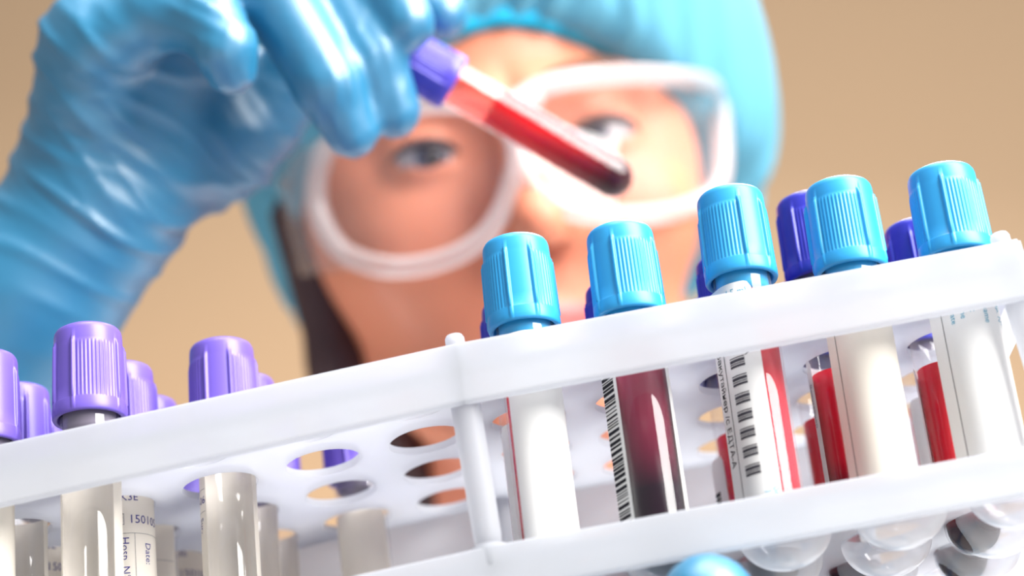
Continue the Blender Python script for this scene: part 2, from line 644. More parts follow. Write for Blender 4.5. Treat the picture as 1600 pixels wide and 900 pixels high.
# ------------------------------------------------------------------ caps, tubes, labels
def cap_mesh(name, mat):
    """screw-type tube cap: smooth collar, three finely ribbed panels between thick ribs, plain skirt band"""
    n = 360
    H = 22.0
    rows = [(6.95, 2.5, 0), (7.05, 0.25, 0), (7.45, 0.0, 0), (8.1, 0.05, 0), (8.3, 0.5, 0), (8.32, 1.6, 1), (8.28, 3.1, 1), (8.22, 3.35, 1),
            (8.05, 3.6, 2), (8.0, 6.5, 2), (7.95, 10, 2), (7.9, 13.5, 2), (7.84, 16.2, 2), (7.82, 16.9, 3), (7.80, 17.2, 4), (7.80, 17.7, 4), (7.79, 18.3, 0),
            (7.72, 20.2, 0), (7.58, 20.9, 0), (7.2, 21.55, 0), (6.5, 21.95, 0), (3.0, 22.05, 0), (0, 22.05, 0)]
    v, f, idx = [], [], []
    for r, z, kind in rows:
        if r == 0:
            idx.append([len(v)])
            v.append((0, 0, z))
            continue
        idx.append(list(range(len(v), len(v) + n)))
        for k in range(n):
            t = 360.0 * k / n            # 0 = middle of a smooth panel
            u = (t + 60) % 120 - 60      # -60..60
            a = abs(u)
            dr = 0.0
            thick = max(0.0, 1 - ((a - 21.0) / 3.8) ** 2) ** 0.7 if abs(a - 21) < 3.8 else 0.0
            if kind == 1:
                dr = 0.30 * thick
            elif kind == 2:
                dr = 0.72 * thick
                if a > 26:
                    ph = (a - 26.0) / 6.18
                    dr = max(dr, 0.2 * (0.5 + 0.5 * math.cos(2 * math.pi * (ph - 0.5))))
            elif kind == 3:
                dr = 0.72 * thick + (0.1 if a > 25 else 0)
            elif kind == 4:
                dr = 0.5 * thick
            q = math.radians(t) - math.pi / 2
            v.append(((r + dr) * math.cos(q), (r + dr) * math.sin(q), z))
    for a, b in zip(idx, idx[1:]):
        for k in range(n):
            k2 = (k + 1) % n
            if len(b) == 1:
                f.append((a[k], a[k2], b[0]))
            else:
                f.append((a[k], a[k2], b[k2], b[k]))
    o = obj(name, v, f, mat, None, True)
    me = o.data
    bpy.data.objects.remove(o)
    return me


CAPS = {k: cap_mesh('cap', k) for k in ('cyan', 'purple', 'navy', 'violet')}
RT = 6.5
TUBE_LEN = 72.0     # glass, from rounded end to mouth
CAP_Z = 60.0        # lower edge of the cap above the rounded end


def glass_mesh(length):
    mb = MB()
    pf = [(0, 0)]
    for k in range(1, 10):
        t = math.pi / 2 * k / 9
        pf.append((RT * math.sin(t), RT * (1 - math.cos(t))))
    pf += [(RT, length * 0.5), (RT, length)]
    mb.lathe(pf, 40)
    o = mb.build('glass_tube', 'glass', None, True)
    me = o.data
    bpy.data.objects.remove(o)
    return me


def liquid_mesh(level, mat, name='blood', z0=0.0):
    mb = MB()
    r = RT - 0.55
    if z0 <= 0:
        pf = [(0, 0.55)]
        for k in range(1, 9):
            t = math.pi / 2 * k / 8
            pf.append((r * math.sin(t), 0.55 + r * (1 - math.cos(t))))
    else:
        pf = [(r, z0)]
    pf += [(r, level)]
    if z0 <= 0:
        pf += [(r - 0.6, level - 0.5), (0, level - 0.5)]
    mb.lathe(pf, 36)
    o = mb.build(name, mat, None, True)
    me = o.data
    bpy.data.objects.remove(o)
    return me


def stopper_mesh(mat):
    mb = MB()
    mb.lathe([(0, 56.2), (4.6, 56.2), (5.7, 56.9), (5.95, 57.8), (5.95, 72)], 32)
    o = mb.build('stopper', mat, None, True)
    me = o.data
    bpy.data.objects.remove(o)
    return me


GLASS = glass_mesh(TUBE_LEN)
LIQ = {k: liquid_mesh(lv, m) for k, lv, m in (('full', 55.5, 'blood'), ('dark', 56, 'blood_dark_reflect'), ('red', 56, 'blood_red'), ('mid', 45, 'blood'), ('low', 36, 'blood'))}
STOP = {'purple': stopper_mesh('rubber'), 'cyan': stopper_mesh('stop_cyan'), 'navy': stopper_mesh('rubber')}
FONT_CACHE = {}


def text_geo(s):
    if s in FONT_CACHE:
        return FONT_CACHE[s]
    c = bpy.data.curves.new('lettering', 'FONT')
    c.body = s
    c.size = 1.0
    c.resolution_u = 2
    c.align_x = 'LEFT'
    o = bpy.data.objects.new('lettering', c)
    col.objects.link(o)
    dg = bpy.context.evaluated_depsgraph_get()
    me = bpy.data.meshes.new_from_object(o.evaluated_get(dg))
    v = [(p.co.x, p.co.y) for p in me.vertices]
    f = [tuple(q.vertices) for q in me.polygons]
    bpy.data.objects.remove(o)
    bpy.data.curves.remove(c)
    bpy.data.meshes.remove(me)
    FONT_CACHE[s] = (v, f)
    return v, f


def wrap(u, z, r, flat=None):
    """u: arc length in mm from the side facing the camera, to the right; past `flat` the sheet leaves the tube along its tangent"""
    if flat is not None and u < flat:
        t = flat / r
        q = t - math.pi / 2
        d = u - flat
        return (r * math.cos(q) - math.sin(q) * d, r * math.sin(q) + math.cos(q) * d, z)
    q = u / r - math.pi / 2
    return (r * math.cos(q), r * math.sin(q), z)


def label_part(parent, u0, u1, z0, z1, mat='paper', flat=None, round_=1.6, thick=0.12):
    r = RT + 0.06
    us = []
    n = max(6, int((u1 - u0) / 0.8))
    us = [u0 + (u1 - u0) * k / n for k in range(n + 1)]
    v, f = [], []
    rows = 2
    for dr in (0, thick):
        for k, u in enumerate(us):
            e = min(u - u0, u1 - u)
            cut = 0.0
            if round_ and e < round_:
                cut = round_ - math.sqrt(max(0, round_ ** 2 - (round_ - e) ** 2))
            v.append(wrap(u, z0 + cut, r + dr, flat))
            v.append(wrap(u, z1 - cut, r + dr, flat))
    m = 2 * (n + 1)
    for k in range(n):
        a = 2 * k
        f.append((a, a + 1, a + 3, a + 2))
        f.append((m + a, m + a + 2, m + a + 3, m + a + 1))
        f.append((a, a + 2, m + a + 2, m + a))
        f.append((a + 1, m + a + 1, m + a + 3, a + 3))
    f.append((0, m, m + 1, 1))
    e = 2 * n
    f.append((e, e + 1, m + e + 1, m + e))
    o = obj('label', v, f, mat, parent, False)
    auto_smooth(o, 30)
    return o


def marks(name, parent, quads, mat, flat=None):
    """flat print: rectangles (u0, u1, z0, z1) laid on the label"""
    v, f = [], []
    r = RT + 0.24
    for u0, u1, z0, z1 in quads:
        n = max(1, int((u1 - u0) / 0.7))
        b = len(v)
        for k in range(n + 1):
            u = u0 + (u1 - u0) * k / n
            v.append(wrap(u, z0, r, flat))
            v.append(wrap(u, z1, r, flat))
        for k in range(n):
            a = b + 2 * k
            f.append((a, a + 2, a + 3, a + 1))
    return obj(name, v, f, mat, parent, False)


def lettering(parent, s, size, u, z, mat, vertical=False, flat=None):
    tv, tf = text_geo(s)
    r = RT + 0.24
    v = []
    for x, y in tv:
        if vertical:      # reads downwards
            v.append(wrap(u + y * size, z - x * size, r, flat))
        else:
            v.append(wrap(u + x * size, z + y * size, r, flat))
    return obj('lettering', v, tf, mat, parent, False)


def code_bars(seed, z0, z1, pitch=1.0):
    rnd = random.Random(seed)
    out = []
    z = z0
    while z < z1:
        w = rnd.choice((0.25, 0.3, 0.5, 0.8)) * pitch
        out.append((z, min(z + w, z1)))
        z += w + rnd.choice((0.25, 0.35, 0.6)) * pitch
    return out


def make_tube(cap, x0, y, tilt, top, spin, label, group, liquid=None, ytilt=0.0, film=False):
    """x0: where the axis crosses the upper plate; top: height of the cap's top; tilt in degrees towards +x"""
    L = CAP_Z + 22.0
    d = Vector((math.sin(R_(tilt)), math.sin(R_(ytilt)), 1)).normalized()
    base = Vector((x0, y, 0)) + d * ((top - 0) / d.z - L)
    e = empty('blood_collection_tube', base, label, 'test tube', group)
    rot = Matrix.Rotation(R_(tilt), 4, 'Y') @ Matrix.Rotation(-R_(ytilt), 4, 'X')
    e.rotation_euler = rot.to_euler()
    dress(e, cap, spin, liquid)
    return e


def dress(e, cap, spin, liquid, stopper=True):
    from_mesh('glass_tube', GLASS, e)
    c = from_mesh('cap', CAPS[cap], e)
    c.location = (0, 0, CAP_Z * S)
    c.rotation_euler = (0, 0, R_(spin))
    if stopper:
        from_mesh('stopper', STOP[cap], e)
    if liquid:
        from_mesh('blood', LIQ[liquid], e)


def k3e_label(e, spin):
    """cream sample label: lot line, hospital number and date fields"""
    s = spin
    lb = label_part(e, s - 12.5, s + 15.5, 8, 51, 'cream')
    lettering(lb, 'K3E', 2.6, s - 1.6, 46.4, 'ink_navy')
    lettering(lb, 'LOT', 1.7, s - 4.4, 41.2, 'ink_navy')
    lettering(lb, '150105', 2.9, s + 0.2, 40.9, 'ink_navy')
    fr = [(s - 4.9, s - 0.8, 40.5, 40.62), (s - 4.9, s - 0.8, 43.1, 43.22), (s - 4.9, s - 4.78, 40.5, 43.2), (s - 0.92, s - 0.8, 40.5, 43.2)]
    marks('printed_rule', lb, fr + [(s - 12, s + 15, 38.4, 38.5), (s + 1.5, s + 1.6, 9, 38.4), (s + 1.5, s + 15, 24.6, 24.7), (s - 8.5, s - 8.4, 9, 38.4)], 'ink_grey')
    lettering(lb, 'Hosp. N\u00b0:', 2.6, s - 1.6, 37.6, 'ink_navy', True)
    lettering(lb, 'Date:', 2.4, s + 4.2, 36.4, 'ink_navy', True)
    lettering(lb, 'Time:', 2.4, s + 4.2, 23.4, 'ink_navy', True)
    return lb


G_P = 'violet-capped empty tubes in the left half of the rack'
G_B = 'light-blue-capped tubes in the front row'
G_N = 'dark-blue-capped tubes behind the front row'

# --- left half, violet caps
t = make_tube('purple', -122.9, 0, 2.6, 30.6, 60, 'violet-capped tube cut off by the left edge of the photo, front row', G_P)
label_part(t, 4, 24, 8, 50, 'cream')
t = make_tube('purple', -123.4, 25, 2.6, 31.5, 55, 'violet-capped tube second from the left edge, clear barrel showing', G_P)
label_part(t, 9, 31, 8, 50, 'cream')
t = make_tube('purple', -125.6, 50, 2.4, 32.3, 20, 'small violet-capped tube by the left edge with K3E label, mostly hidden', G_P)
k3e_label(t, 2.6)
t = make_tube('purple', -98.4, 0, 3.0, 32.2, -30, 'large violet-capped tube, front row left, tallest of the violet caps', G_P)
lb = label_part(t, -34, -6.2, 8, 53.2, 'cream')
lettering(lb, 'Sur-', 2.2, -8.6, 50, 'ink_navy', True)
t = make_tube('purple', -97.6, 25, 2.6, 32.0, 8, 'violet-capped tube with readable K3E lot label beside the tallest violet cap', G_P)
k3e_label(t, 2.2)
t = make_tube('purple', -98.2, 50, 3.0, 32.2, 28, 'low violet-capped tube, third back from the tallest violet cap', G_P)
lb = k3e_label(t, -7)
t = make_tube('purple', -97.4, 75, 1.6, 31.6, 0, 'rearmost tube behind the lot-labelled ones, cap hidden by the rack lip', G_P)
k3e_label(t, 1)
t = make_tube('purple', -72.8, 25, 3.2, 33.2, 4, 'violet-capped tube standing alone in the middle of the left half', G_P)
lb = label_part(t, -33, -4.6, 8, 53, 'cream')
lettering(lb, '15-06', 2.7, -11.2, 41.2, 'ink_navy')
marks('printed_rule', lb, [(-14, -5, 39.2, 39.32), (-12, -5, 44.6, 44.72)], 'ink_grey')
lettering(lb, 'Sur-', 2.3, -7.6, 38, 'ink_navy', True)
lettering(lb, 'name', 2.3, -9.8, 37, 'ink_navy', True)
t = make_tube('purple', -72.8, 50, 3.4, 33.2, 35, 'pale violet cap peeking right of the lone violet-capped tube', G_P)
label_part(t, 12, 33, 8, 50, 'cream')
t = make_tube('purple', -72.5, 75, 3.2, 31.5, 0, 'rear clear tube right of the lone violet-capped tube, cap hidden', G_P)
label_part(t, 12, 33, 8, 50, 'cream')
t = make_tube('purple', -48.3, 75, 1.6, 31.5, 10, 'white-labelled rear tube under the empty holes, cap hidden by the lip', G_P)
label_part(t, -17, 8, 8, 50, 'cream')

# --- right half, light blue caps in the front row
t = make_tube('cyan', 2.4, 0, 3.4, 34.2, 5, 'light-blue-capped tube with blank white label, leftmost of the light-blue caps', G_B, 'full')
label_part(t, -6.0, 13.5, 7.6, 57.6, 'paper')
t = make_tube('cyan', 26.6, 0, 3.6, 32.3, -36, 'light-blue-capped tube of dark blood with a barcode along its left edge', G_B, 'dark')
lb = label_part(t, -12.4, -6.2, 5, 52, 'paper', -7.0, 0.5)
marks('barcode', lb, [(-12.2, -7.4, a, b) for a, b in code_bars(3, 6, 47.5, 1.0)], 'ink_black', -7.0)
label_part(t, 7.2, 9.4, 5, 53, 'paper', None, 0.3)
t = make_tube('cyan', 52.5, 0, 4.6, 36.2, 30, 'light-blue-capped tube, barcoded label with red blood showing down its right side', G_B, 'red')
lb = label_part(t, -12.6, 1.2, 5, 57.6, 'paper', -7.4)
marks('barcode', lb, [(-6.6, -2.6, z + a, z + b) for z in (13, 17.2, 21.4, 25.4, 29.4, 33.6, 37.8, 42.0) for a, b in ((0, .55), (.75, 1.0), (1.2, 1.9), (2.15, 2.4))], 'ink_dark')
marks('printed_rule', lb, [(-8.9, -8.68, 5.4, 46)], 'ink_black', -7.4)
lettering(lb, '\u0412\u0430\u043a\u0443\u0442\u0430\u0439\u043d\u0435\u0440 /\u0441 \u0415\u0414\u0422\u0410-\u0410', 2.5, -11.6, 43.5, 'ink_black', True, -7.4)
lettering(lb, '4.5 ml', 2.2, -5.4, 54.6, 'ink_teal')
lettering(lb, 'EDTA', 2.0, -0.9, 46.5, 'ink_teal', True)
lettering(lb, 'A', 2.2, -2.4, 41.5, 'ink_black', True)
lettering(lb, '15', 2.2, -2.4, 9.2, 'ink_teal', True)
lettering(lb, '06', 2.2, -0.6, 9.6, 'ink_teal', True)
t = make_tube('cyan', 77.4, 0, 4.8, 33.2, 47, 'light-blue-capped tube with cream label, second from the right', G_B)
lb = label_part(t, -11.6, 17, 5, 54.5, 'cream', -7.2)
marks('printed_rule', lb, [(-8.6, -8.42, 5.4, 47)], 'ink_black', -7.2)
t = make_tube('cyan', 101.4, 0, 4.6, 31.9, -33, 'rightmost light-blue-capped tube with faint teal field names on its label', G_B)
lb = label_part(t, -12.6, 17, 5, 57.6, 'paper', -7.2)
marks('printed_rule', lb, [(-8.6, -8.42, 5.4, 47)], 'ink_black', -7.2)
lettering(lb, 'Date', 1.9, -5.6, 46.5, 'ink_teal', True)
lettering(lb, 'First', 1.9, -1.0, 48.0, 'ink_teal', True)
lettering(lb, 'name', 1.9, -3.2, 47.5, 'ink_teal', True)
lettering(lb, 'Surname', 1.9, 2.0, 48.5, 'ink_teal', True)
lettering(lb, 'Hosp. N\u00b0', 1.9, 6.0, 49.0, 'ink_teal', True)

# --- dark blue caps behind
t = make_tube('navy', -0.5, 25, 3.0, 29.8, 20, 'dark blue cap peeking out left of the leftmost light-blue cap', G_N, 'mid')
label_part(t, -8, 12, 8, 50, 'paper')
t = make_tube('navy', 25.0, 25, 3.2, 29.4, 20, 'dark blue cap peeking out behind the tube of dark blood', G_N, 'mid')
label_part(t, -8, 14, 8, 50, 'paper')
t = make_tube('navy', 52.2, 25, 4.0, 31.0, 25, 'tall dark blue cap behind the barcoded red-blood tube', G_N, 'mid')
label_part(t, -4, 16, 8, 50, 'paper')
t = make_tube('navy', 51.0, 50, 3.6, 31.0, 0, 'low rounded dark blue cap, rearmost behind the barcoded red-blood tube', G_N, 'mid')
lb = label_part(t, -13.2, -6.4, 6, 40, 'paper', -8)
marks('barcode', lb, [(-13.0, -10.2, a, b) for a, b in code_bars(9, 7, 32, 1.3)], 'ink_black', -8)
t = make_tube('navy', 73.6, 25, 4.4, 42.6, 62, 'raised dark blue cap with red blood right below it, between two light-blue caps', G_N, 'low')
lb = label_part(t, -33, -7.6, 8, 40, 'paper')
lettering(lb, '\u0412\u0430\u043a\u0443\u0442\u0430\u0439\u043d\u0435\u0440', 1.9, -9.9, 34, 'ink_grey', True)
t = make_tube('navy', 73.0, 50, 4.0, 30.8, 10, 'low dark blue cap below and behind the raised dark blue cap', G_N, 'mid')
label_part(t, 2, 16, 8, 46, 'paper')
t = make_tube('navy', 98.4, 25, 4.4, 30.4, -42, 'dark blue cap just left of the rightmost light-blue cap', G_N, 'mid')
label_part(t, -33, -9.4, 8, 46, 'paper')
t = make_tube('navy', 99.4, 50, 4.4, 29.7, 0, 'small low dark blue cap behind the second and rightmost light-blue caps', G_N, 'mid')
label_part(t, -8, 12, 8, 46, 'paper')

# ------------------------------------------------------------------ the tube held in the raised hand
capc = P(608, 72, 517)
tip = P(986, 294, 527)
ax = capc - tip
Lh = np.linalg.norm(ax)
ax /= Lh
held = empty('blood_collection_tube', tip, 'violet-capped tube of red blood held up at a slant in gloved fingers', 'test tube')
zq = Vector(ax).to_track_quat('Z', 'Y')
held.rotation_euler = zq.to_euler()
dress(held, 'violet', 20, None, False)
hb = from_mesh('blood', liquid_mesh(47, 'blood_held'), held)
from_mesh('blood_film', liquid_mesh(64, 'film', 'blood_film', 47), held)


# ------------------------------------------------------------------ person
person = empty('person', (180, 420, -1100), 'person in blue bouffant cap, clear goggles and blue gloves studying a blood tube', 'person')
PO = np.array([180.0, 420.0, -1100.0])


def rotm(yaw, pitch, roll):
    a = Matrix.Rotation(yaw, 3, 'Z') @ Matrix.Rotation(pitch, 3, 'X') @ Matrix.Rotation(roll, 3, 'Y')
    return np.array(a)


HR = rotm(R_(8), R_(15), R_(-1.0))
EYE_L = np.array([-31.5, -74.0, 0.0])     # image-left eye in head axes
EYE_R = np.array([31.5, -74.0, 0.0])
HEAD_Z = 622.0
HO = P(806, 222, HEAD_Z) - HR @ np.array([0, -86.0, 0.0])     # head origin


def H(p):
    return HO + HR @ np.asarray(p, float)


def head_sdf(X):
    x = X.copy()
    x[..., 0] = np.abs(x[..., 0])
    d = d_ell(x, (0, 12, 36), (74, 94, 78))
    d = smin(d, d_ell(x, (0, -28, -22), (64, 60, 74)), 22)
    d = smin(d, d_ell(x, (0, -48, -72), (40, 34, 34)), 24)
    d = smin(d, d_cap(x, (14, -72, -92), (-14, -72, -92), 12, 12), 16)       # chin
    d = smin(d, d_cap(x, (50, -8, -62), (24, -56, -92), 14, 12), 18)         # jaw
    d = smin(d, d_ell(x, (38, -66, -26), (24, 20, 22)), 18)                  # cheek
    d = smin(d, d_ell(x, (50, -28, -4), (24, 40, 42)), 16)                   # temple and cheekbone
    d = smin(d, d_cap(x, (44, -72, 19), (8, -84, 17), 7, 7), 10)             # brow ridge
    d = smax(d, -d_ell(x, (32, -100, 0), (19, 18, 12)), 9)                   # socket
    d = smin(d, d_ell(x, (31.5, -74, 0), (14.6, 14.0, 13.6)), 4)             # lids
    d = smax(d, -d_ell(x, (31.5, -90, 0.2), (13.0, 14, 4.2)), 1.4)           # eye opening
    d = smin(d, d_cap(x, (0, -86, 8), (0, -106, -32), 6, 9), 8)              # nose
    d = smin(d, d_cap(x, (10, -94, -36), (7, -98, -36), 6, 6), 5)            # wings
    d = smax(d, -d_cap(x, (6, -100, -44), (6.5, -97, -37), 3, 2.5), 2)       # nostrils
    d = smin(d, d_cap(x, (0, -85.5, -60.5), (18, -78, -64), 4.4, 2.6), 4)    # upper lip
    d = smin(d, d_cap(x, (0, -84.5, -69), (16, -77.5, -66.5), 5.0, 2.6), 4)      # lower lip
    d = smax(d, -d_cap(x, (0, -90.5, -65), (20, -81, -65.5), 1.1, 0.6), 1.5)
    d = smin(d, d_ell(x, (74, 8, -6), (7, 17, 30)), 5)                       # ears
    d = smin(d, d_cap(x, (0, 26, -60), (0, 48, -190), 50, 52), 20)           # neck
    return d


V, Fq = surface_nets(head_sdf, (-96, -126, -215), (96, 120, 128), 2.4)
cen = V[Fq].mean(1)
lipm = (np.abs(cen[:, 0]) < 20.5) & (cen[:, 1] < -72) & (((cen[:, 2] + 65.2) / 8.6) ** 2 + (cen[:, 0] / 21) ** 2 < 1)
Vw = HO + V @ HR.T - PO
net_obj('body', Vw, Fq, 'skin', person, ['skin', 'lip'], lipm.astype(np.int32))

# eyes look at the held tube
gaze = P(800, 190, 525)
for ec in (EYE_L, EYE_R):
    c = H(ec)
    g = gaze - c
    g = g / np.linalg.norm(g)
    q = Vector(g).to_track_quat('Z', 'Y').to_matrix()
    pf = [(0, 12.9)] + [(12.9 * math.sin(R_(a)), 12.9 * math.cos(R_(a))) for a in (6, 11, 16, 22, 27, 31, 40, 55, 75, 100, 130, 160)] + [(0, -12.9)]
    mb = MB()
    mb.lathe(pf[::-1], 28)
    vv = [np.array(q @ Vector(p)) + c - PO for p in mb.v]
    zz = [np.mean([mb.v[i][2] for i in f]) / 12.9 for f in mb.f]
    fm = [2 if z > math.cos(R_(12)) else (1 if z > math.cos(R_(28)) else 0) for z in zz]
    obj('eye', vv, mb.f, None, person, True, ['eye', 'iris', 'pupil'], fm)

# upper lashes
for sgn in (-1, 1):
    pts, rad = [], []
    for k in range(13):
        a = -1.0 + 2.0 * k / 12
        x = 31.5 + sgn * 0 + 12.6 * a
        pts.append(H((sgn * x, -74 - 14.2 * math.sqrt(max(0.05, 1 - (0.86 * a) ** 2)) - 0.2, 4.4 * (1 - a * a) ** 0.6 - 0.6)) - PO)
        rad.append(0.5 + 1.1 * (1 - a * a))
    mb = MB()
    mb.tube(pts, rad, 6)
    mb.build('eyelash', 'hair', person, True)

# eyebrows
for sgn in (-1, 1):
    pts, rad = [], []
    for k in range(11):
        t = k / 10
        x = 14 + 36 * t
        pts.append(H((sgn * x, -90.5 + 0.0075 * (x - 6) ** 2, 18 + 7 * math.sin(min(1, t * 1.35) * math.pi * 0.55) - 5 * t * t)) - PO)
        rad.append(3.1 * (1 - t) ** 0.5 + 0.9)
    mb = MB()
    mb.tube(pts, rad, 8)
    mb.build('eyebrow', 'brow', person, True)


# hair tucked under the cap, showing at the temples and nape
def hair_sdf(x):
    d = d_ell(x, (0, 20, 20), (80, 90, 84))
    d = smin(d, d_cap(x, (-77, -16, 22), (-68, -12, -60), 13, 12), 12)
    d = smin(d, d_cap(x, (-68, -12, -60), (-42, 18, -118), 11, 11), 12)
    d = smin(d, d_cap(x, (66, 22, 20), (54, 34, -62), 14, 12), 14)
    d = smin(d, d_cap(x, (-40, 58, -60), (40, 58, -60), 34, 34), 20)
    return smax(d, -d_ell(x, (0, -46, -20), (66, 66, 96)), 6)


V, Fq = surface_nets(hair_sdf, (-100, -80, -150), (100, 130, 120), 3.2)
net_obj('hair', HO + V @ HR.T - PO, Fq, 'hair', person)


# bouffant cap: gathered puff with an elastic edge round the hairline
def cap_line(th):
    """height of the elastic edge round the head; th=0 at the forehead, +-pi at the nape"""
    return 44 - 108 * (0.5 - 0.5 * math.cos(th)) ** 0.8


nu, nv = 220, 44
vv, ff = [], []
rng = np.random.RandomState(4)
ph = rng.rand(12) * 6.28
for j in range(nv + 1):
    s = j / nv
    for i in range(nu):
        th = 2 * math.pi * i / nu
        sx, sy = math.sin(th), -math.cos(th)
        z0 = cap_line(th)
        side = abs(math.sin(th))
        # edge ring hugging the head, then a puffed dome
        ex, ey = 77 * sx, 12 + 95 * sy
        a = s * math.pi / 2
        puff = math.sin(min(1, s * 2.4) * math.pi / 2)
        grow = 1 + (0.10 + 0.24 * side ** 1.5 + 0.14 * max(0, math.cos(th + math.pi))) * puff
        prof = math.cos(max(0, (s - 0.38) / 0.62) * math.pi / 2) ** 0.75 if s > 0.38 else 1.0
        top = 146
        zz = z0 + (top - z0) * (1 - math.cos(a)) ** 0.72 - 20 * side * math.sin(min(1, s * 2.2) * math.pi)
        if s > 0.38:
            zc = z0 + (top - z0) * (1 - math.cos(0.38 * math.pi / 2)) ** 0.72
            b = (s - 0.38) / 0.62 * math.pi / 2
            zz = zc + (136 - zc) * math.sin(b) - 20 * side * math.sin(min(1, s * 2.2) * math.pi)
            prof = math.cos(b) ** 0.9 if s < 1 else 0.0
        fold = (1 - s) ** 0.6 * (2.2 * math.sin(38 * th + 3 * math.sin(3 * th + ph[0])) + 1.4 * math.sin(61 * th + ph[1] + 4 * s)) * min(1, s * 14)
        fold += 4.0 * math.sin(5 * th + ph[2] + 4 * s) * math.sin(math.pi * s) + 2.5 * math.sin(9 * th + ph[3] - 6 * s) * math.sin(math.pi * s)
        rr = grow * prof
        x = ex * rr + fold * sx * prof
        y = 12 + (ey - 12) * rr + fold * sy * prof
        vv.append(H((x + 9 * min(1, s * 5), y, zz)) - PO)
for j in range(nv):
    for i in range(nu):
        i2 = (i + 1) % nu
        ff.append((j * nu + i, j * nu + i2, (j + 1) * nu + i2, (j + 1) * nu + i))
bc = obj('bouffant_cap', vv, ff, 'bouffant', person, True)
mb = MB()
pts = []
for i in range(120):
    th = 2 * math.pi * i / 120
    w = 1.0 + 0.012 * math.sin(40 * th)
    pts.append(H((77.6 * w * math.sin(th), 12 - 95.6 * w * math.cos(th), cap_line(th) + 1.5)) - PO)
mb.tube(pts, 3.4, 8, True)
mb.build('elastic_band', 'band', bc, True)


# goggles: outline points from the face, laid on a curved surface in front of it
def goggle_pt(px, py, y0=-107.0, k=0.0085):
    d = HR.T @ (P(px, py, 1.0) - CAM)
    c = HR.T @ (CAM - HO)
    t = (y0 - c[1]) / d[1]
    for _ in range(12):
        q = c + t * d
        yt = y0 + k * q[0] ** 2
        t = (yt - c[1]) / d[1]
    return c + t * d


def smooth_loop(pts, n):
    pts = [np.array(p, float) for p in pts]
    m = len(pts)
    out = []
    for k in range(n):
        u = k / n * m
        i = int(u)
        f = u - i
        p0, p1, p2, p3 = (pts[(i + j - 1) % m] for j in range(4))
        out.append(0.5 * (2 * p1 + (p2 - p0) * f + (2 * p0 - 5 * p1 + 4 * p2 - p3) * f * f + (3 * p1 - p0 - 3 * p2 + p3) * f ** 3))
    return out


gog = empty('goggles', (0, 0, 0))
gog.parent = person
LEFT_RIM = [(497, 268), (498, 330), (535, 392), (610, 418), (700, 404), (765, 360), (800, 285), (806, 225), (770, 172), (680, 160), (580, 185), (520, 222)]
RIGHT_RIM = [(806, 225), (826, 285), (880, 325), (965, 338), (1060, 328), (1122, 290), (1128, 205), (1112, 135), (1030, 118), (930, 120), (850, 135), (800, 170)]
loops = []
for rim in (LEFT_RIM, RIGHT_RIM):
    lp = smooth_loop([goggle_pt(*q) for q in rim], 72)
    loops.append(lp)
    mb = MB()
    mb.tube([H(p) - PO for p in lp], 3.7, 10, True)
    fr = mb.build('rim', 'rim', gog, True)
    # lens: shallow dome filling the rim
    c = sum(lp) / len(lp)
    v, f = [], []
    rows = 7
    for j in range(rows + 1):
        s = j / rows
        for p in lp:
            q = p + (c - p) * s
            q = q + np.array([0, -3.5 * (1 - (1 - s) ** 2), 0])
            v.append(H(q) - PO)
    n = len(lp)
    for j in range(rows):
        for k in range(n):
            k2 = (k + 1) % n
            f.append((j * n + k, j * n + k2, (j + 1) * n + k2, (j + 1) * n + k))
    obj('lens', v, f, 'lens', gog, True)
# side shields and temple arms
for sgn, lp in ((-1, loops[0]), (1, loops[1])):
    outer = sorted(lp, key=lambda p: sgn * p[0])[-26:]
    outer = sorted(outer, key=lambda p: p[2])
    v, f = [], []
    nb = 8
    for p in outer:
        for j in range(nb + 1):
            s = j / nb
            tgt = np.array([sgn * 79.0, -38.0, 4 + (p[2] - 4) * 0.8])
            q = p + (tgt - p) * s + np.array([sgn * 5 * math.sin(math.pi * s), 0, 0])
            v.append(H(q) - PO)
    for i in range(len(outer) - 1):
        for j in range(nb):
            a = i * (nb + 1) + j
            f.append((a, a + 1, a + nb + 2, a + nb + 1))
    so = obj('side_shield', v, f, 'shield', gog, True)
    sm = so.modifiers.new('thickness', 'SOLIDIFY')
    sm.thickness = 0.0014
    mb = MB()
    mb.tube([H((sgn * 80, -40, 8)) - PO, H((sgn * 82, -10, 8)) - PO, H((sgn * 80, 20, 6)) - PO, H((sgn * 74, 34, -6)) - PO], [3, 2.8, 2.6, 2.2], 8)
    mb.build('temple_arm', 'rim', gog, True)
mb = MB()
mb.tube([H(goggle_pt(775, 175)) - PO, H(goggle_pt(806, 168) + np.array([0, -3, 0])) - PO, H(goggle_pt(835, 150)) - PO], [4.5, 5, 4.5], 10)
mb.build('nose_bridge', 'rim', gog, True)

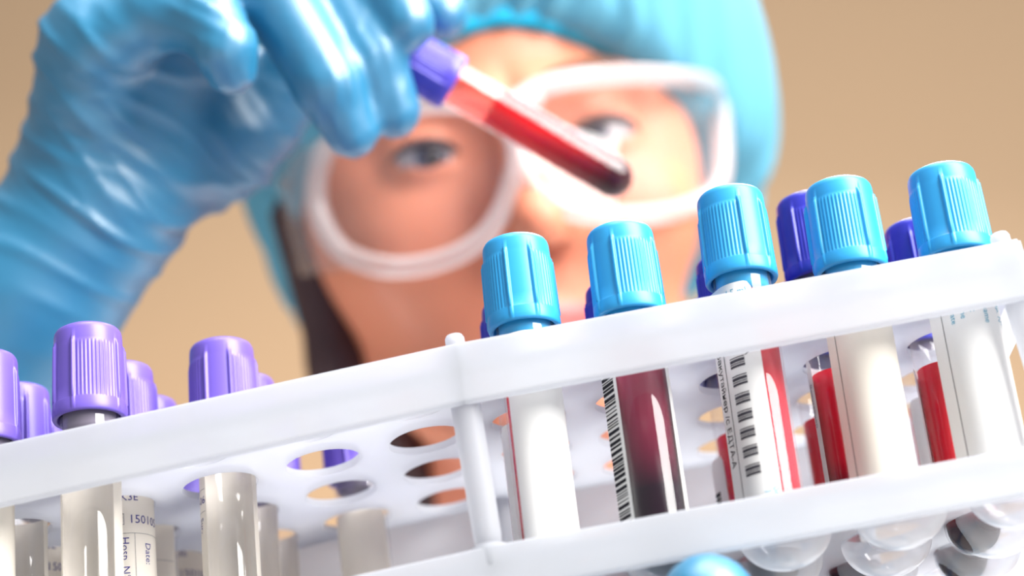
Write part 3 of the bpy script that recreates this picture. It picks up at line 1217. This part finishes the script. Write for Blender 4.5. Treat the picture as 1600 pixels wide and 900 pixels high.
# ------------------------------------------------------------------ gloves
def ridges(V, N, a, b, period, amp, zone, seed=0, sharp=1.6, near=None):
    """soft circumferential folds across the axis a-b"""
    ax = np.asarray(b, float) - np.asarray(a, float)
    L = np.linalg.norm(ax)
    ax = ax / L
    s = (V - a) @ ax
    w = np.clip(1 - np.abs(s - zone[0]) / zone[1], 0, 1)
    w = w * w * (3 - 2 * w)
    if near is not None:
        q = np.clip(1 - np.linalg.norm(V - near[0], axis=1) / near[1], 0, 1)
        w = w * q * q * (3 - 2 * q)
    rnd = np.random.RandomState(seed)
    warp = np.zeros(len(V))
    for k in range(4):
        d = rnd.randn(3)
        d /= np.linalg.norm(d)
        warp += 2.6 * np.sin(V @ d * (0.05 + 0.03 * k) + rnd.rand() * 6.28)
    u = (s + warp) / period
    sh = np.exp(-sharp * (1 - np.cos(2 * math.pi * u)))
    gate = 0.5 + 0.5 * np.sin(0.09 * V @ rnd.randn(3) + 0.31 * s + rnd.rand() * 6)
    return V + N * (amp * w * (sh - 0.3) * (0.25 + 0.75 * gate))[:, None]


def chain(X, pts, rad, k=2.0):
    d = None
    for i in range(len(pts) - 1):
        q = d_cap(X, pts[i], pts[i + 1], rad[i], rad[i + 1])
        d = q if d is None else smin(d, q, k)
    return d


def glove_mesh(name, fingers, palm, arm, h=1.35, palm_k=9.0, web=4.0):
    allp = np.array([p for c in fingers + palm + arm for p in c[0]])
    allr = max(max(c[1]) for c in fingers + palm + arm)
    lo, hi = allp.min(0) - allr - 4, allp.max(0) + allr + 4

    def sdf(X):
        d = None
        for pts, rad in palm + arm:
            q = chain(X, pts, rad, 6.0)
            d = q if d is None else smin(d, q, palm_k)
        for pts, rad in fingers:
            d = smin(d, chain(X, pts, rad, 2.5), web)
        return d
    return surface_nets(sdf, lo, hi, h)


# raised right hand: little finger nearest the camera, thumb on the far side
def PX(l):
    return [P(*q) for q in l]


arm_pts = PX([(150, 330, 520), (40, 462, 520), (-110, 650, 522)])
fingers = [
    # little finger, curled with its tip pointing down
    (PX([(160, 70, 494), (250, 20, 490), (326, 34, 484), (352, 76, 481), (362, 106, 483)]), [11.5, 9.8, 9.3, 8.4, 6.8]),
    # ring finger
    (PX([(255, -40, 512), (430, -4, 498), (512, 132, 497), (550, 206, 500)]), [11, 10.2, 9.6, 7.4]),
    # middle finger
    (PX([(330, -80, 525), (500, -36, 512), (580, 92, 505), (615, 174, 506)]), [11, 10.4, 9.7, 7.7]),
    # forefinger, on the cap
    (PX([(400, -110, 536), (530, -120, 520), (602, -22, 508), (636, 36, 503)]), [11, 10, 9.4, 7.8]),
    # thumb, behind the cap
    (PX([(395, 175, 546), (520, 70, 552), (640, 20, 546), (690, 24, 536)]), [14, 11, 10, 7.6]),
]
palm = [
    (PX([(160, 250, 520), (150, 70, 502)]), [22, 16]),
    (PX([(170, 240, 524), (260, -40, 515)]), [22, 15]),
    (PX([(180, 230, 530), (335, -80, 528)]), [20, 14]),
    (PX([(200, 230, 536), (405, -110, 538)]), [20, 14]),
    (PX([(250, 270, 530), (340, 220, 542), (400, 190, 547)]), [17, 18, 14]),
]
arm = [(arm_pts, [25, 27, 31])]
V, Fq = glove_mesh('glove', fingers, palm, arm)
N = vnormals(V, Fq)
A, B = arm_pts[-1], P(165, 90, 510)
V = ridges(V, N, A, B, 11.0, 1.5, (88, 66), 3)
V = ridges(V, vnormals(V, Fq), A, B, 5.0, 0.5, (98, 45), 8)
V = ridges(V, vnormals(V, Fq), P(40, 300, 500), P(300, 90, 490), 9.0, 1.4, (30, 26), 11, 2.4)
# creases of the glove at the finger joints and tips
for a, b, c, per, amp in ((fingers[0][0][1], fingers[0][0][2], fingers[0][0][2], 3.6, 1.5), (fingers[0][0][3], fingers[0][0][4], fingers[0][0][4], 3.4, 0.7),
                          (fingers[1][0][1], fingers[1][0][2], fingers[1][0][2], 4.6, 1.2), (fingers[1][0][2], fingers[1][0][3], fingers[1][0][3], 4.2, 0.8),
                          (fingers[2][0][1], fingers[2][0][2], fingers[2][0][2], 4.6, 1.2), (fingers[2][0][2], fingers[2][0][3], fingers[2][0][3], 4.2, 0.8),
                          (fingers[3][0][2], fingers[3][0][3], fingers[3][0][3], 4.2, 0.7)):
    d = np.asarray(b) - np.asarray(a)
    # folds run slantwise along the finger, as stretched rubber does
    side = np.cross(d, CF)
    side /= np.linalg.norm(side)
    V = ridges(V, vnormals(V, Fq), np.asarray(c) - (d * 0.35 + side * np.linalg.norm(d)), np.asarray(c), per, amp, (np.linalg.norm(d * 0.35 + side * np.linalg.norm(d)), 40), int(per * 10), 1.6, (np.asarray(c), 19.0))
net_obj('glove', V - PO, Fq, 'glove', person)

# left hand under the rack: fingers reach forward below the sockets
fing2 = [
    ([(44, 66, -80), (36, 26, -67), (31, -2, -63.8), (29.5, -20, -61.2)], [11, 10.4, 10.4, 10.0]),
    ([(24, 70, -82), (16, 28, -72), (12, 2, -68.5), (11, -12, -68)], [11, 10, 9.2, 7.8]),
    ([(5, 74, -84), (-4, 34, -75), (-8, 10, -71), (-9, -4, -70)], [10.6, 9.6, 8.8, 7.4]),
    ([(-12, 82, -86), (-22, 48, -78), (-27, 28, -73), (-29, 16, -72)], [9.8, 8.8, 8.0, 6.8]),
    ([(70, 128, -104), (74, 122, -72), (68, 104, -40), (64, 98.4, -16)], [14, 11, 9.6, 7.6]),
]
palm2 = [([(40, 158, -122), p[0]], [20, 12.5]) for p, r in [(f[0], 0) for f in fing2[:4]]]
palm2.append(([(52, 156, -122), (70, 130, -106)], [18, 14]))
arm2 = [([(44, 170, -128), (80, 236, -168), (120, 300, -212)], [24, 26, 31])]
to_np = lambda L: [([np.array(p, float) for p in pts], r) for pts, r in L]
V, Fq = glove_mesh('glove', to_np(fing2), to_np(palm2), to_np(arm2), 1.6)
V = ridges(V, vnormals(V, Fq), np.array([120., 300, -210]), np.array([44., 170, -128]), 8, 1.2, (110, 60), 5)
net_obj('glove', V - PO, Fq, 'glove', person)

# white coat: torso and sleeves down to the glove cuffs
neck = H((0, 48, -190))
sh_r = neck + np.array([-175, 30, -40])
sh_l = neck + np.array([175, 30, -40])
elb_r = arm_pts[-1] + (arm_pts[-1] - arm_pts[0]) / np.linalg.norm(arm_pts[-1] - arm_pts[0]) * 150 + np.array([0, 20, -20])
elb_l = np.array([240., 430, -330])
hip = np.array([neck[0], neck[1] + 60, -560.0])


def coat_sdf(X):
    d = d_cap(X, neck + np.array([-95, 25, -80]), neck + np.array([95, 25, -80]), 72, 72)
    d = smin(d, d_cap(X, neck + np.array([0, 20, -10]), neck + np.array([0, 30, -90]), 66, 90), 30)
    d = smin(d, d_cap(X, neck + np.array([-60, 35, -160]), hip + np.array([-75, 0, 0]), 95, 92), 40)
    d = smin(d, d_cap(X, neck + np.array([60, 35, -160]), hip + np.array([75, 0, 0]), 95, 92), 40)
    d = smin(d, chain(X, [sh_r, elb_r, arm_pts[-1]], [62, 50, 38], 18), 26)
    d = smin(d, chain(X, [sh_l, elb_l, np.array([118., 296, -206])], [62, 50, 38], 18), 26)
    d = smax(d, -d_cap(X, neck + np.array([0, -10, 40]), neck + np.array([0, -30, -60]), 60, 40), 10)
    return d


pts = np.array([sh_r, sh_l, elb_r, elb_l, hip + [150, 80, 0], hip - [150, 80, 80], neck + [0, 0, 30], arm_pts[-1], neck + [0, -120, 0]])
V, Fq = surface_nets(coat_sdf, pts.min(0) - 90, pts.max(0) + 90, 7.0)
net_obj('lab_coat', V - PO, Fq, 'coat', person)


# legs and shoes carry the figure on the floor
def leg_sdf(X):
    d = None
    for s in (-1, 1):
        q = chain(X, [hip + np.array([80 * s, 0, 0]), np.array([hip[0] + 85 * s, hip[1] - 5, -760.0]), np.array([hip[0] + 88 * s, hip[1] + 15, -1040.0])], [92, 66, 46], 20)
        q = smin(q, d_cap(X, np.array([hip[0] + 88 * s, hip[1] + 10, -1062.0]), np.array([hip[0] + 96 * s, hip[1] - 120, -1066.0]), 38, 34), 16)
        d = q if d is None else smin(d, q, 12)
    return d


V, Fq = surface_nets(leg_sdf, (hip[0] - 230, hip[1] - 190, -1102), (hip[0] + 230, hip[1] + 130, -450), 9.0)
net_obj('trousers', V - PO, Fq, 'band', person)
